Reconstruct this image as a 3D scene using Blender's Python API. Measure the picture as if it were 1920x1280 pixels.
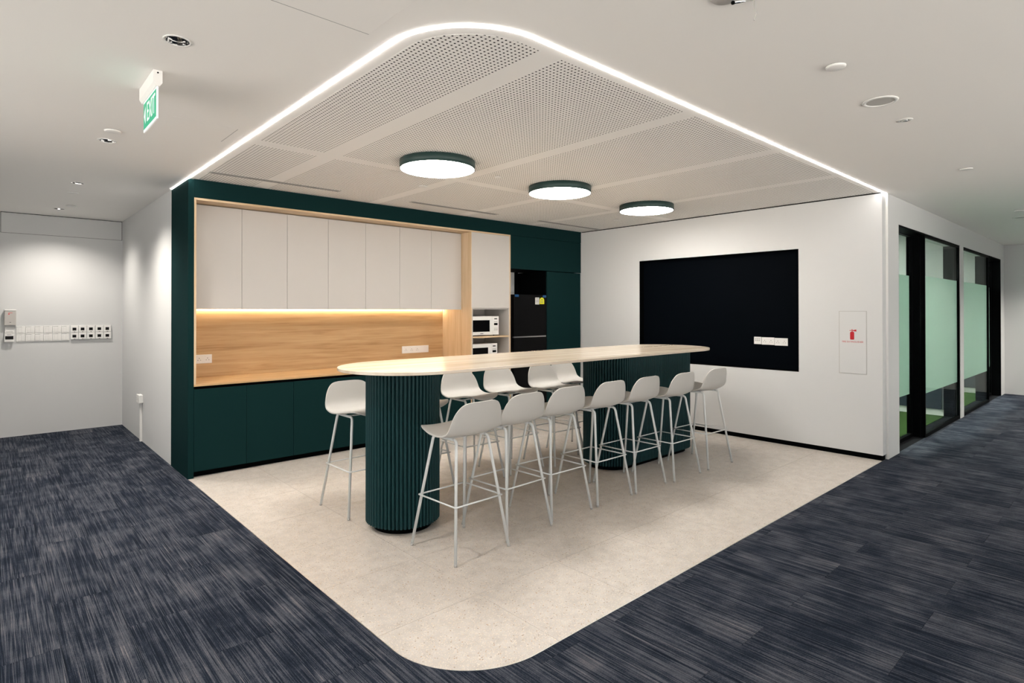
import bpy, bmesh, math, random
from mathutils import Vector, Matrix

random.seed(7)
scene = bpy.context.scene
for o in list(bpy.data.objects):
    bpy.data.objects.remove(o, do_unlink=True)
COL = scene.collection
PI = math.pi

# ------------------------------------------------------------------ camera
F_PX, CY, YAW, PITCH, ROLL, CAM_H = 1086.12, 578.35, 0.8345677, 0.00501299, -0.00063475, 1.5
fw = Vector((math.cos(YAW) * math.cos(PITCH), math.sin(YAW) * math.cos(PITCH), math.sin(PITCH)))
rt = Vector((math.sin(YAW), -math.cos(YAW), 0))
up = rt.cross(fw)
rt, up = rt * math.cos(ROLL) + up * math.sin(ROLL), up * math.cos(ROLL) - rt * math.sin(ROLL)
cam_data = bpy.data.cameras.new('camera')
cam_data.sensor_fit = 'HORIZONTAL'
cam_data.sensor_width = 36
cam_data.lens = F_PX / 1920 * 36
cam_data.shift_y = -(640 - CY) / 1920
cam_data.clip_start = 0.05
cam_data.clip_end = 200
cam = bpy.data.objects.new('camera', cam_data)
COL.objects.link(cam)
M = Matrix((rt, up, -fw)).transposed().to_4x4()
M.translation = (0, 0, CAM_H)
cam.matrix_world = M
scene.camera = cam

def project(p):
    d = Vector(p) - Vector((0, 0, CAM_H))
    k = d.dot(fw)
    if k < 0.05:
        return None
    return 960 + F_PX * d.dot(rt) / k, CY - F_PX * d.dot(up) / k

# ------------------------------------------------------------------ world, exposure
DISC_L, LED_L, SHELF_L, SPOT_W, ROOM_L, WORLD_S = 34.0, 30.0, 44.0, 110.0, 82.0, 1.0
world = bpy.data.worlds.new('world')
scene.world = world
world.use_nodes = True
bg = world.node_tree.nodes['Background']
bg.inputs[0].default_value = (0.93, 0.965, 1.0, 1)
bg.inputs[1].default_value = WORLD_S
sun_data = bpy.data.lights.new('sun', 'SUN')               # added: lights the unseen plane outside that brightens the ceiling
sun_data.energy = 24.0
sun_data.angle = 0.01
sun_data.color = (1.0, 0.97, 0.92)
sun = bpy.data.objects.new('sun', sun_data)
COL.objects.link(sun)
sun.rotation_euler = Vector((0.26, 0.24, -0.94)).to_track_quat('-Z', 'Y').to_euler()
scene.view_settings.view_transform = 'Standard'
scene.view_settings.look = 'None'
scene.view_settings.exposure = 0.06
scene.view_settings.gamma = 1
scene.view_settings.use_curve_mapping = False

# ------------------------------------------------------------------ key dimensions (metres)
XL, XT, YF, YK, YB, YW, ZC = 1.335, 6.66, 1.812, 5.79, 6.43, 9.20, 2.70
RC = 0.45                                   # plan radius of the rounded corner
XE = 13.72                                  # end wall of the corridor
YG = 1.795                                  # face of the glazed corridor wall

# ------------------------------------------------------------------ materials
MATS = {}
def srgb(r, g, b):
    f = lambda c: (c / 255 / 12.92) if c <= 10 else ((c / 255 + 0.055) / 1.055) ** 2.4
    return (f(r), f(g), f(b), 1)

def mat(name, col, rough=0.5, metal=0.0, spec=0.5, emit=None, estr=0.0):
    m = bpy.data.materials.new(name)
    m.use_nodes = True
    p = m.node_tree.nodes['Principled BSDF']
    p.inputs['Base Color'].default_value = col
    p.inputs['Roughness'].default_value = rough
    p.inputs['Metallic'].default_value = metal
    p.inputs['Specular IOR Level'].default_value = spec
    if emit:
        p.inputs['Emission Color'].default_value = emit
        p.inputs['Emission Strength'].default_value = estr
    MATS[name] = m
    return m

def nodes(m):
    nt = m.node_tree
    return nt, nt.nodes['Principled BSDF'], (lambda t: nt.nodes.new(t)), (lambda a, b: nt.links.new(a, b))

def fine_bump(m, scale, strength, dist=0.001):
    nt, p, N, L = nodes(m)
    tc = N('ShaderNodeTexCoord'); n = N('ShaderNodeTexNoise'); b = N('ShaderNodeBump')
    n.inputs['Scale'].default_value = scale
    n.inputs['Detail'].default_value = 3
    b.inputs['Strength'].default_value = strength
    b.inputs['Distance'].default_value = dist
    L(tc.outputs['Object'], n.inputs['Vector']); L(n.outputs['Fac'], b.inputs['Height']); L(b.outputs['Normal'], p.inputs['Normal'])

wall_white = mat('wall_white', (0.65, 0.655, 0.655, 1), 0.85, spec=0.2); fine_bump(wall_white, 160, 0.05)
ceil_white = mat('ceiling_white', (0.90, 0.88, 0.85, 1), 0.9, spec=0.1); fine_bump(ceil_white, 120, 0.04)
green = mat('green_laminate', srgb(18, 42, 43), 0.75, spec=0.02); fine_bump(green, 400, 0.04)
green_flute = mat('green_flute', srgb(18, 53, 56), 0.5, spec=0.2); fine_bump(green_flute, 300, 0.04)
black = mat('black_satin', srgb(4, 5, 6), 0.6, spec=0.03); fine_bump(black, 200, 0.03)
black_panel = mat('black_panel', srgb(4, 7, 12), 0.6, spec=0.02); fine_bump(black_panel, 60, 0.03)
room_grey = mat('room_wall_grey', (0.36, 0.37, 0.36, 1), 0.85, spec=0.2); fine_bump(room_grey, 160, 0.05)
cab_white = mat('cabinet_white', (0.51, 0.485, 0.46, 1), 0.5, spec=0.3); fine_bump(cab_white, 300, 0.02)
white_plastic = mat('white_plastic', (0.80, 0.79, 0.77, 1), 0.4); fine_bump(white_plastic, 300, 0.01)
stool_white = mat('stool_shell_white', (0.49, 0.478, 0.455, 1), 0.48, spec=0.35); fine_bump(stool_white, 500, 0.03)
stool_metal = mat('stool_metal_white', (0.68, 0.70, 0.70, 1), 0.38, spec=0.4); fine_bump(stool_metal, 500, 0.02)
grey_plastic = mat('grey_plastic', (0.45, 0.44, 0.42, 1), 0.5); fine_bump(grey_plastic, 300, 0.02)
dark_hole = mat('dark_hole', (0.01, 0.01, 0.01, 1), 0.8, spec=0.1); fine_bump(dark_hole, 100, 0.02)
chrome = mat('chrome', (0.85, 0.85, 0.85, 1), 0.06, metal=1.0); fine_bump(chrome, 40, 0.01)
reflector_metal = mat('reflector_metal', (0.38, 0.38, 0.38, 1), 0.05, metal=1.0); fine_bump(reflector_metal, 40, 0.01)
steel = mat('brushed_steel', (0.62, 0.62, 0.62, 1), 0.28, metal=1.0); fine_bump(steel, 400, 0.03)
fridge_black = mat('fridge_black', srgb(11, 11, 12), 0.4, spec=0.08); fine_bump(fridge_black, 200, 0.02)
glass_black = mat('black_glass', srgb(6, 6, 7), 0.25, spec=0.12); fine_bump(glass_black, 30, 0.005)
red = mat('red_print', srgb(190, 8, 30), 0.6); fine_bump(red, 300, 0.01)
yellow = mat('yellow_label', srgb(225, 222, 20), 0.6); fine_bump(yellow, 300, 0.01)
label_grey = mat('label_print_grey', srgb(90, 90, 95), 0.6); fine_bump(label_grey, 300, 0.01)
blue_tape = mat('blue_tape', srgb(10, 70, 120), 0.5); fine_bump(blue_tape, 300, 0.01)
exit_green = mat('exit_green', srgb(0, 160, 120), 0.4, emit=srgb(0, 160, 120), estr=0.25); fine_bump(exit_green, 300, 0.01)
exit_white = mat('exit_white', (0.85, 0.88, 0.87, 1), 0.4, emit=(0.9, 0.95, 0.93, 1), estr=0.35); fine_bump(exit_white, 300, 0.01)
grout = mat('grout', (0.36, 0.335, 0.30, 1), 0.9, spec=0.1); fine_bump(grout, 300, 0.05)
backing = mat('carpet_backing', (0.01, 0.01, 0.012, 1), 0.95, spec=0.05); fine_bump(backing, 300, 0.05)
navy = mat('navy_panel', srgb(30, 42, 54), 0.6); fine_bump(navy, 200, 0.05)
moss = mat('moss_carpet', srgb(54, 74, 40), 0.95, spec=0.05); fine_bump(moss, 300, 0.4, 0.004)
lamp_rim = mat('lamp_rim_green', srgb(34, 58, 56), 0.45, spec=0.4); fine_bump(lamp_rim, 300, 0.02)
red_led = mat('red_indicator', srgb(210, 60, 60), 0.5); fine_bump(red_led, 300, 0.01)

def emitter(name, col, strength):
    m = mat(name, (0.8, 0.8, 0.8, 1), 0.6, emit=col, estr=strength)
    nt, p, N, L = nodes(m)                    # even diffuser: a very faint procedural mottle
    tc = N('ShaderNodeTexCoord'); n = N('ShaderNodeTexNoise'); r = N('ShaderNodeMapRange')
    n.inputs['Scale'].default_value = 6
    r.inputs['To Min'].default_value = strength * 0.98
    r.inputs['To Max'].default_value = strength * 1.02
    L(tc.outputs['Object'], n.inputs['Vector']); L(n.outputs['Fac'], r.inputs['Value']); L(r.outputs['Result'], p.inputs['Emission Strength'])
    return m
disc_em = emitter('disc_diffuser', (1.0, 0.945, 0.87, 1), DISC_L)
led_em = emitter('led_strip', (1.0, 0.95, 0.90, 1), LED_L)
shelf_em = emitter('shelf_led', (1.0, 0.80, 0.56, 1), SHELF_L)
room_em = emitter('room_panel_light', (1.0, 0.97, 0.9, 1), ROOM_L)
chip_em = emitter('downlight_chip', (1.0, 0.95, 0.88, 1), 0.3)

def wood(name, scale, c0, c1, c2):
    """Oak grain; `scale` stretches the noise (small number = long grain axis)."""
    m = mat(name, (0.5, 0.3, 0.15, 1), 0.48, spec=0.3)
    nt, p, N, L = nodes(m)
    tc = N('ShaderNodeTexCoord'); mp = N('ShaderNodeMapping'); mp.inputs['Scale'].default_value = scale
    n1 = N('ShaderNodeTexNoise'); n1.inputs['Scale'].default_value = 1.0; n1.inputs['Detail'].default_value = 7; n1.inputs['Distortion'].default_value = 0.9
    n2 = N('ShaderNodeTexNoise'); n2.inputs['Scale'].default_value = 6.0; n2.inputs['Detail'].default_value = 5
    mx = N('ShaderNodeMath'); mx.operation = 'MULTIPLY_ADD'; mx.inputs[1].default_value = 0.35
    rp = N('ShaderNodeValToRGB')
    e = rp.color_ramp.elements
    e[0].position = 0.40; e[0].color = c0
    e[1].position = 0.86; e[1].color = c2
    k = e.new(0.60); k.color = c1
    b = N('ShaderNodeBump'); b.inputs['Strength'].default_value = 0.08; b.inputs['Distance'].default_value = 0.001
    L(tc.outputs['Object'], mp.inputs['Vector']); L(mp.outputs['Vector'], n1.inputs['Vector']); L(mp.outputs['Vector'], n2.inputs['Vector'])
    L(n2.outputs['Fac'], mx.inputs[0]); L(n1.outputs['Fac'], mx.inputs[2]); L(mx.outputs[0], rp.inputs['Fac'])
    L(rp.outputs['Color'], p.inputs['Base Color']); L(mx.outputs[0], b.inputs['Height']); L(b.outputs['Normal'], p.inputs['Normal'])
    return m
OAK = (srgb(160, 124, 84), srgb(186, 152, 110), srgb(199, 167, 127))
OAKL = (srgb(178, 148, 112), srgb(200, 174, 140), srgb(212, 188, 158))
oak_h = wood('oak_horizontal', (0.9, 20, 20), *OAK)
oak_v = wood('oak_vertical', (16, 16, 0.9), *OAKL)
oak_top = wood('oak_lining', (1.1, 14, 14), *OAKL)

def make_marble():
    m = mat('table_stone', (0.7, 0.6, 0.5, 1), 0.16, spec=0.25)
    nt, p, N, L = nodes(m)
    tc = N('ShaderNodeTexCoord'); mp = N('ShaderNodeMapping'); mp.inputs['Scale'].default_value = (0.4, 7, 7); mp.inputs['Rotation'].default_value = (0, 0, 0.05)
    n1 = N('ShaderNodeTexNoise'); n1.inputs['Scale'].default_value = 1.6; n1.inputs['Detail'].default_value = 3; n1.inputs['Distortion'].default_value = 0.3
    rp = N('ShaderNodeValToRGB'); e = rp.color_ramp.elements
    e[0].position = 0.30; e[0].color = srgb(184, 167, 146)
    e[1].position = 0.66; e[1].color = srgb(213, 201, 186)
    k = e.new(0.46); k.color = srgb(200, 186, 168)
    L(tc.outputs['Object'], mp.inputs['Vector']); L(mp.outputs['Vector'], n1.inputs['Vector']); L(n1.outputs['Fac'], rp.inputs['Fac']); L(rp.outputs['Color'], p.inputs['Base Color'])
    return m
stone = make_marble()

def make_terrazzo():
    m = mat('terrazzo', (0.62, 0.57, 0.5, 1), 0.38, spec=0.35)
    nt, p, N, L = nodes(m)
    tc = N('ShaderNodeTexCoord'); oi = N('ShaderNodeObjectInfo'); cmb = N('ShaderNodeVectorMath'); cmb.operation = 'ADD'
    ml = N('ShaderNodeMath'); ml.operation = 'MULTIPLY'; ml.inputs[1].default_value = 37.0
    L(oi.outputs['Random'], ml.inputs[0])
    L(tc.outputs['Object'], cmb.inputs[0]); L(ml.outputs[0], cmb.inputs[1])
    def chips(scale, thr, col_a, col_b, base):
        v = N('ShaderNodeTexVoronoi'); v.inputs['Scale'].default_value = scale
        L(cmb.outputs[0], v.inputs['Vector'])
        sp = N('ShaderNodeSeparateColor'); L(v.outputs['Color'], sp.inputs['Color'])
        gt = N('ShaderNodeMath'); gt.operation = 'GREATER_THAN'; gt.inputs[1].default_value = thr; L(sp.outputs[0], gt.inputs[0])
        lt = N('ShaderNodeMath'); lt.operation = 'LESS_THAN'; lt.inputs[1].default_value = 0.45; L(v.outputs['Distance'], lt.inputs[0])
        an = N('ShaderNodeMath'); an.operation = 'MULTIPLY'; L(gt.outputs[0], an.inputs[0]); L(lt.outputs[0], an.inputs[1])
        c = N('ShaderNodeMix'); c.data_type = 'RGBA'; c.inputs[6].default_value = col_a; c.inputs[7].default_value = col_b; L(sp.outputs[1], c.inputs[0])
        o = N('ShaderNodeMix'); o.data_type = 'RGBA'; L(an.outputs[0], o.inputs[0]); L(base, o.inputs[6]); L(c.outputs[2], o.inputs[7])
        return o.outputs[2]
    n = N('ShaderNodeTexNoise'); n.inputs['Scale'].default_value = 14; n.inputs['Detail'].default_value = 6; L(cmb.outputs[0], n.inputs['Vector'])
    rp = N('ShaderNodeValToRGB'); e = rp.color_ramp.elements
    e[0].position = 0.3; e[0].color = srgb(186, 179, 173); e[1].position = 0.7; e[1].color = srgb(203, 197, 191)
    L(n.outputs['Fac'], rp.inputs['Fac'])
    c = chips(150, 0.62, srgb(222, 213, 200), srgb(200, 184, 166), rp.outputs['Color'])
    c = chips(260, 0.78, srgb(170, 158, 144), srgb(226, 219, 208), c)
    c = chips(130, 0.955, srgb(138, 126, 113), srgb(182, 152, 124), c)
    L(c, p.inputs['Base Color'])
    return m
terrazzo = make_terrazzo()

def make_carpet():
    m = mat('carpet_plank', (0.05, 0.05, 0.06, 1), 0.95, spec=0.08)
    nt, p, N, L = nodes(m)
    tc = N('ShaderNodeTexCoord'); oi = N('ShaderNodeObjectInfo')
    def streak(sx, sy, detail, wmul, rough=0.6):
        mp = N('ShaderNodeMapping'); mp.inputs['Scale'].default_value = (sx, sy, 1)
        n = N('ShaderNodeTexNoise'); n.noise_dimensions = '4D'; n.inputs['Scale'].default_value = 1; n.inputs['Detail'].default_value = detail; n.inputs['Roughness'].default_value = rough
        ml = N('ShaderNodeMath'); ml.operation = 'MULTIPLY'; ml.inputs[1].default_value = wmul
        L(oi.outputs['Random'], ml.inputs[0]); L(ml.outputs[0], n.inputs['W'])
        L(tc.outputs['Object'], mp.inputs['Vector']); L(mp.outputs['Vector'], n.inputs['Vector'])
        return n.outputs['Fac']
    a = streak(290, 3.6, 1, 91.0)            # thin yarn streaks
    b = streak(70, 1.7, 2, 53.0)             # bands of streaks
    c = streak(3.2, 3.8, 3, 77.0)            # cloudy zones where the streaks start and stop
    d = streak(620, 160, 0, 33.0)            # single yarn loops
    def madd(x, k, y):
        q = N('ShaderNodeMath'); q.operation = 'MULTIPLY_ADD'; q.inputs[1].default_value = k
        L(x, q.inputs[0])
        if isinstance(y, float): q.inputs[2].default_value = y
        else: L(y, q.inputs[2])
        return q.outputs[0]
    s = madd(a, 1.25, madd(b, 0.85, madd(c, 0.95, madd(d, 0.40, -1.28))))
    rp = N('ShaderNodeValToRGB'); e = rp.color_ramp.elements
    e[0].position = 0.20; e[0].color = srgb(20, 26, 37)
    e[1].position = 0.98; e[1].color = srgb(124, 120, 122)
    k = e.new(0.40); k.color = srgb(36, 43, 56)
    k = e.new(0.58); k.color = srgb(70, 74, 83)
    k = e.new(0.76); k.color = srgb(86, 87, 94)
    L(s, rp.inputs['Fac']); L(rp.outputs['Color'], p.inputs['Base Color'])
    y = N('ShaderNodeTexNoise'); y.inputs['Scale'].default_value = 420; y.inputs['Detail'].default_value = 1
    bm = N('ShaderNodeBump'); bm.inputs['Strength'].default_value = 0.6; bm.inputs['Distance'].default_value = 0.003
    L(tc.outputs['Object'], y.inputs['Vector']); L(y.outputs['Fac'], bm.inputs['Height']); L(bm.outputs['Normal'], p.inputs['Normal'])
    return m
carpet = make_carpet()

def make_perforated(pitch=0.0251, rad=0.0054):
    m = mat('perforated_white', (0.90, 0.88, 0.85, 1), 0.9, spec=0.1)
    nt, p, N, L = nodes(m)
    tc = N('ShaderNodeTexCoord'); sp = N('ShaderNodeSeparateXYZ'); L(tc.outputs['Object'], sp.inputs[0])
    def cell(out):
        q = N('ShaderNodeMath'); q.operation = 'PINGPONG'; q.inputs[1].default_value = pitch / 2; L(out, q.inputs[0])
        return q.outputs[0]
    cb = N('ShaderNodeCombineXYZ'); L(cell(sp.outputs[0]), cb.inputs[0]); L(cell(sp.outputs[1]), cb.inputs[1])
    ln = N('ShaderNodeVectorMath'); ln.operation = 'LENGTH'; L(cb.outputs[0], ln.inputs[0])
    lt = N('ShaderNodeMath'); lt.operation = 'LESS_THAN'; lt.inputs[1].default_value = rad; L(ln.outputs['Value'], lt.inputs[0])
    mx = N('ShaderNodeMix'); mx.data_type = 'RGBA'; mx.inputs[6].default_value = (0.90, 0.88, 0.85, 1); mx.inputs[7].default_value = (0.02, 0.019, 0.018, 1)
    L(lt.outputs[0], mx.inputs[0]); L(mx.outputs[2], p.inputs['Base Color'])
    return m
perforated = make_perforated()

def make_glass(name, tint, gloss=0.10):
    m = bpy.data.materials.new(name); m.use_nodes = True
    nt = m.node_tree; nt.nodes.clear()
    out = nt.nodes.new('ShaderNodeOutputMaterial'); t = nt.nodes.new('ShaderNodeBsdfTransparent'); g = nt.nodes.new('ShaderNodeBsdfGlossy')
    lw = nt.nodes.new('ShaderNodeLayerWeight'); lw.inputs['Blend'].default_value = 0.5
    pw = nt.nodes.new('ShaderNodeMath'); pw.operation = 'POWER'; pw.inputs[1].default_value = 5.0
    fr = nt.nodes.new('ShaderNodeMath'); fr.operation = 'MULTIPLY_ADD'; fr.inputs[1].default_value = 0.25; fr.inputs[2].default_value = 0.02
    nt.links.new(lw.outputs['Facing'], pw.inputs[0]); nt.links.new(pw.outputs[0], fr.inputs[0])
    mx = nt.nodes.new('ShaderNodeMixShader')
    t.inputs[0].default_value = tint; g.inputs['Roughness'].default_value = 0.02
    nt.links.new(fr.outputs[0], mx.inputs[0]); nt.links.new(t.outputs[0], mx.inputs[1]); nt.links.new(g.outputs[0], mx.inputs[2]); nt.links.new(mx.outputs[0], out.inputs[0])
    return m
glass = make_glass('clear_green_glass', (0.88, 0.955, 0.93, 1))

def make_frost():
    m = bpy.data.materials.new('frosted_film'); m.use_nodes = True
    nt = m.node_tree; nt.nodes.clear()
    out = nt.nodes.new('ShaderNodeOutputMaterial'); d = nt.nodes.new('ShaderNodeBsdfDiffuse'); t = nt.nodes.new('ShaderNodeBsdfTranslucent'); mx = nt.nodes.new('ShaderNodeMixShader')
    tc = nt.nodes.new('ShaderNodeTexCoord'); n = nt.nodes.new('ShaderNodeTexNoise'); n.inputs['Scale'].default_value = 500
    rp = nt.nodes.new('ShaderNodeMix'); rp.data_type = 'RGBA'; rp.inputs[6].default_value = (0.53, 0.66, 0.60, 1); rp.inputs[7].default_value = (0.57, 0.70, 0.64, 1)
    nt.links.new(tc.outputs['Object'], n.inputs['Vector']); nt.links.new(n.outputs['Fac'], rp.inputs[0]); nt.links.new(rp.outputs[2], d.inputs[0])
    t.inputs[0].default_value = (0.80, 0.90, 0.85, 1); mx.inputs[0].default_value = 0.62
    nt.links.new(d.outputs[0], mx.inputs[1]); nt.links.new(t.outputs[0], mx.inputs[2]); nt.links.new(mx.outputs[0], out.inputs[0])
    return m
frost = make_frost()

# ------------------------------------------------------------------ object helpers
BASE = {}                                   # world position of the frame in which an object's children are written

def tag(o, label=None, cat=None, group=None, kind=None):
    if label: o['label'] = label
    if cat: o['category'] = cat
    if group: o['group'] = group
    if kind: o['kind'] = kind
    return o

def link(name, me, m=None, parent=None, loc=(0, 0, 0)):
    o = bpy.data.objects.new(name, me)
    COL.objects.link(o)
    if m and me and not me.materials:
        me.materials.append(m)
    if parent:
        o.parent = parent
        o.location = Vector(loc) - BASE[parent]
    else:
        o.location = loc
    BASE[o] = Vector(loc)
    return o

def thing(name, label, cat, loc=(0, 0, 0), group=None, kind=None):
    o = bpy.data.objects.new(name, None)
    COL.objects.link(o)
    o.empty_display_size = 0.1
    o.location = loc
    BASE[o] = Vector(loc)
    return tag(o, label, cat, group, kind)

def framed(name, label, cat, loc, xdir, group=None):
    """Empty whose local x runs along xdir, local y is up and local z points out of the wall; children are written locally."""
    o = thing(name, label, cat, loc, group)
    x = Vector(xdir); y = Vector((0, 0, 1)); z = x.cross(y)
    m = Matrix((x, y, z)).transposed().to_4x4(); m.translation = loc
    o.matrix_world = m
    BASE[o] = Vector((0, 0, 0))
    return o

def mesh_from(name, verts, faces, smooth=False):
    me = bpy.data.meshes.new(name)
    me.from_pydata([tuple(v) for v in verts], [], faces)
    me.update()
    if smooth:
        me.polygons.foreach_set('use_smooth', [True] * len(me.polygons))
    return me

def bm_mesh(name, bm, smooth=False):
    me = bpy.data.meshes.new(name)
    bmesh.ops.recalc_face_normals(bm, faces=bm.faces)
    bm.to_mesh(me); bm.free()
    if smooth:
        me.polygons.foreach_set('use_smooth', [True] * len(me.polygons))
    return me

def box_bm(bm, x0, x1, y0, y1, z0, z1, bev=0.0, seg=2):
    b = bmesh.new()
    bmesh.ops.create_cube(b, size=1, matrix=Matrix.Translation(((x0 + x1) / 2, (y0 + y1) / 2, (z0 + z1) / 2)) @ Matrix.Diagonal((x1 - x0, y1 - y0, z1 - z0, 1)))
    if bev:
        bmesh.ops.bevel(b, geom=b.edges[:], offset=bev, segments=seg, affect='EDGES', profile=0.5)
    t = bpy.data.meshes.new('t'); b.to_mesh(t); b.free()
    bm.from_mesh(t); bpy.data.meshes.remove(t)

def box(name, dims, m, parent=None, bev=0.0, seg=2):
    """One box given by world (or, under a framed Empty, local) limits; origin at its centre."""
    x0, x1, y0, y1, z0, z1 = dims
    c = Vector(((x0 + x1) / 2, (y0 + y1) / 2, (z0 + z1) / 2))
    bm = bmesh.new()
    box_bm(bm, x0 - c.x, x1 - c.x, y0 - c.y, y1 - c.y, z0 - c.z, z1 - c.z, bev, seg)
    return link(name, bm_mesh(name, bm), m, parent, c)

def boxes(name, dims_list, m, parent=None, bev=0.0):
    """Several boxes that form one continuous piece."""
    xs = [d[0] for d in dims_list] + [d[1] for d in dims_list]; ys = [d[2] for d in dims_list] + [d[3] for d in dims_list]
    zs = [d[4] for d in dims_list] + [d[5] for d in dims_list]
    c = Vector(((min(xs) + max(xs)) / 2, (min(ys) + max(ys)) / 2, min(zs)))
    bm = bmesh.new()
    for d in dims_list:
        box_bm(bm, d[0] - c.x, d[1] - c.x, d[2] - c.y, d[3] - c.y, d[4] - c.z, d[5] - c.z, bev)
    return link(name, bm_mesh(name, bm), m, parent, c)

def prism_mesh(name, pts, z0, z1, smooth=False):
    n = len(pts)
    v = [(p[0], p[1], z0) for p in pts] + [(p[0], p[1], z1) for p in pts]
    f = [tuple(reversed(range(n))), tuple(range(n, 2 * n))] + [(i, (i + 1) % n, n + (i + 1) % n, n + i) for i in range(n)]
    return mesh_from(name, v, f, smooth)

def lathe(name, prof, seg=32, smooth=True, closed=False):
    """Revolve (r, z) profile about z."""
    v, f = [], []
    for k in range(seg):
        a = 2 * PI * k / seg
        for r, z in prof:
            v.append((r * math.cos(a), r * math.sin(a), z))
    n = len(prof)
    for k in range(seg):
        k2 = (k + 1) % seg
        for i in range(n - 1 + (1 if closed else 0)):
            j = (i + 1) % n
            f.append((k * n + i, k2 * n + i, k2 * n + j, k * n + j))
    bm = bmesh.new()
    me = mesh_from(name, v, f); bm.from_mesh(me); bpy.data.meshes.remove(me)
    bmesh.ops.remove_doubles(bm, verts=bm.verts, dist=1e-6)
    return bm_mesh(name, bm, smooth)

def disc_pts(r, n=48, cx=0, cy=0):
    return [(cx + r * math.cos(2 * PI * k / n), cy + r * math.sin(2 * PI * k / n)) for k in range(n)]

def tube_mesh(name, pts, r, seg=10, smooth=True):
    pts = [Vector(p) for p in pts]
    v, f = [], []
    prev = None
    for i, p in enumerate(pts):
        if i == 0: t = pts[1] - pts[0]
        elif i == len(pts) - 1: t = pts[-1] - pts[-2]
        else: t = (pts[i + 1] - p).normalized() + (p - pts[i - 1]).normalized()
        t.normalize()
        if prev is None:
            prev = t.orthogonal().normalized()
        u = (prev - t * prev.dot(t)).normalized(); w = t.cross(u); prev = u
        for k in range(seg):
            a = 2 * PI * k / seg
            v.append(p + (u * math.cos(a) + w * math.sin(a)) * r)
    for i in range(len(pts) - 1):
        for k in range(seg):
            k2 = (k + 1) % seg
            f.append((i * seg + k, i * seg + k2, (i + 1) * seg + k2, (i + 1) * seg + k))
    f.append(tuple(reversed(range(seg)))); f.append(tuple(range((len(pts) - 1) * seg, len(pts) * seg)))
    return mesh_from(name, v, f, smooth)

def clip_half(poly, a, b, keep_left):
    """Part of a convex/simple polygon on one side of the line a->b."""
    out = []
    s = lambda p: ((b[0] - a[0]) * (p[1] - a[1]) - (b[1] - a[1]) * (p[0] - a[0])) * (1 if keep_left else -1)
    for i, p in enumerate(poly):
        q = poly[(i + 1) % len(poly)]
        sp, sq = s(p), s(q)
        if sp >= 0: out.append(p)
        if (sp > 0 and sq < 0) or (sp < 0 and sq > 0):
            t = sp / (sp - sq)
            out.append((p[0] + (q[0] - p[0]) * t, p[1] + (q[1] - p[1]) * t))
    return out

def area(poly):
    return 0.5 * sum(poly[i][0] * poly[(i + 1) % len(poly)][1] - poly[(i + 1) % len(poly)][0] * poly[i][1] for i in range(len(poly)))

def clip_convex(poly, region):
    for i in range(len(region)):
        if not poly: return []
        poly = clip_half(poly, region[i], region[(i + 1) % len(region)], True)
    return poly if len(poly) > 2 and area(poly) > 1e-6 else []

def minus_convex(poly, region):
    pieces = []
    for i in range(len(region)):
        a, b = region[i], region[(i + 1) % len(region)]
        o = clip_half(poly, a, b, False)
        if len(o) > 2 and area(o) > 1e-6: pieces.append(o)
        poly = clip_half(poly, a, b, True)
        if len(poly) < 3: break
    return pieces

def round_region(x0, y0, x1, y1, r, cx, cy, n=20):
    """Counter-clockwise rectangle whose (x0, y0) corner is rounded about (cx, cy)."""
    arc = [(cx - r * math.cos(a), cy - r * math.sin(a)) for a in [PI / 2 * k / n for k in range(n + 1)]]
    return arc + [(x1, y0), (x1, y1), (x0, y1)]

def text_mesh(name, body, size, depth=0.0005, sx=1.0):
    cu = bpy.data.curves.new(name, 'FONT')
    cu.body = body; cu.size = size; cu.align_x = 'CENTER'; cu.align_y = 'CENTER'; cu.extrude = depth; cu.resolution_u = 3
    o = bpy.data.objects.new(name, cu); COL.objects.link(o)
    dg = bpy.context.evaluated_depsgraph_get()
    me = bpy.data.meshes.new_from_object(o.evaluated_get(dg))
    bpy.data.objects.remove(o, do_unlink=True)
    for v in me.vertices: v.co.x *= sx
    me.name = name
    return me

def dup(root, loc, rotz=None, label=None):
    r = root.copy(); COL.objects.link(r); r.location = loc
    if rotz is not None: r.rotation_euler = (0, 0, rotz)
    if label: r['label'] = label
    for ch in list(root.children):
        c = ch.copy(); COL.objects.link(c); c.parent = r
        for g in list(ch.children):
            d = g.copy(); COL.objects.link(d); d.parent = c
    return r

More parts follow.
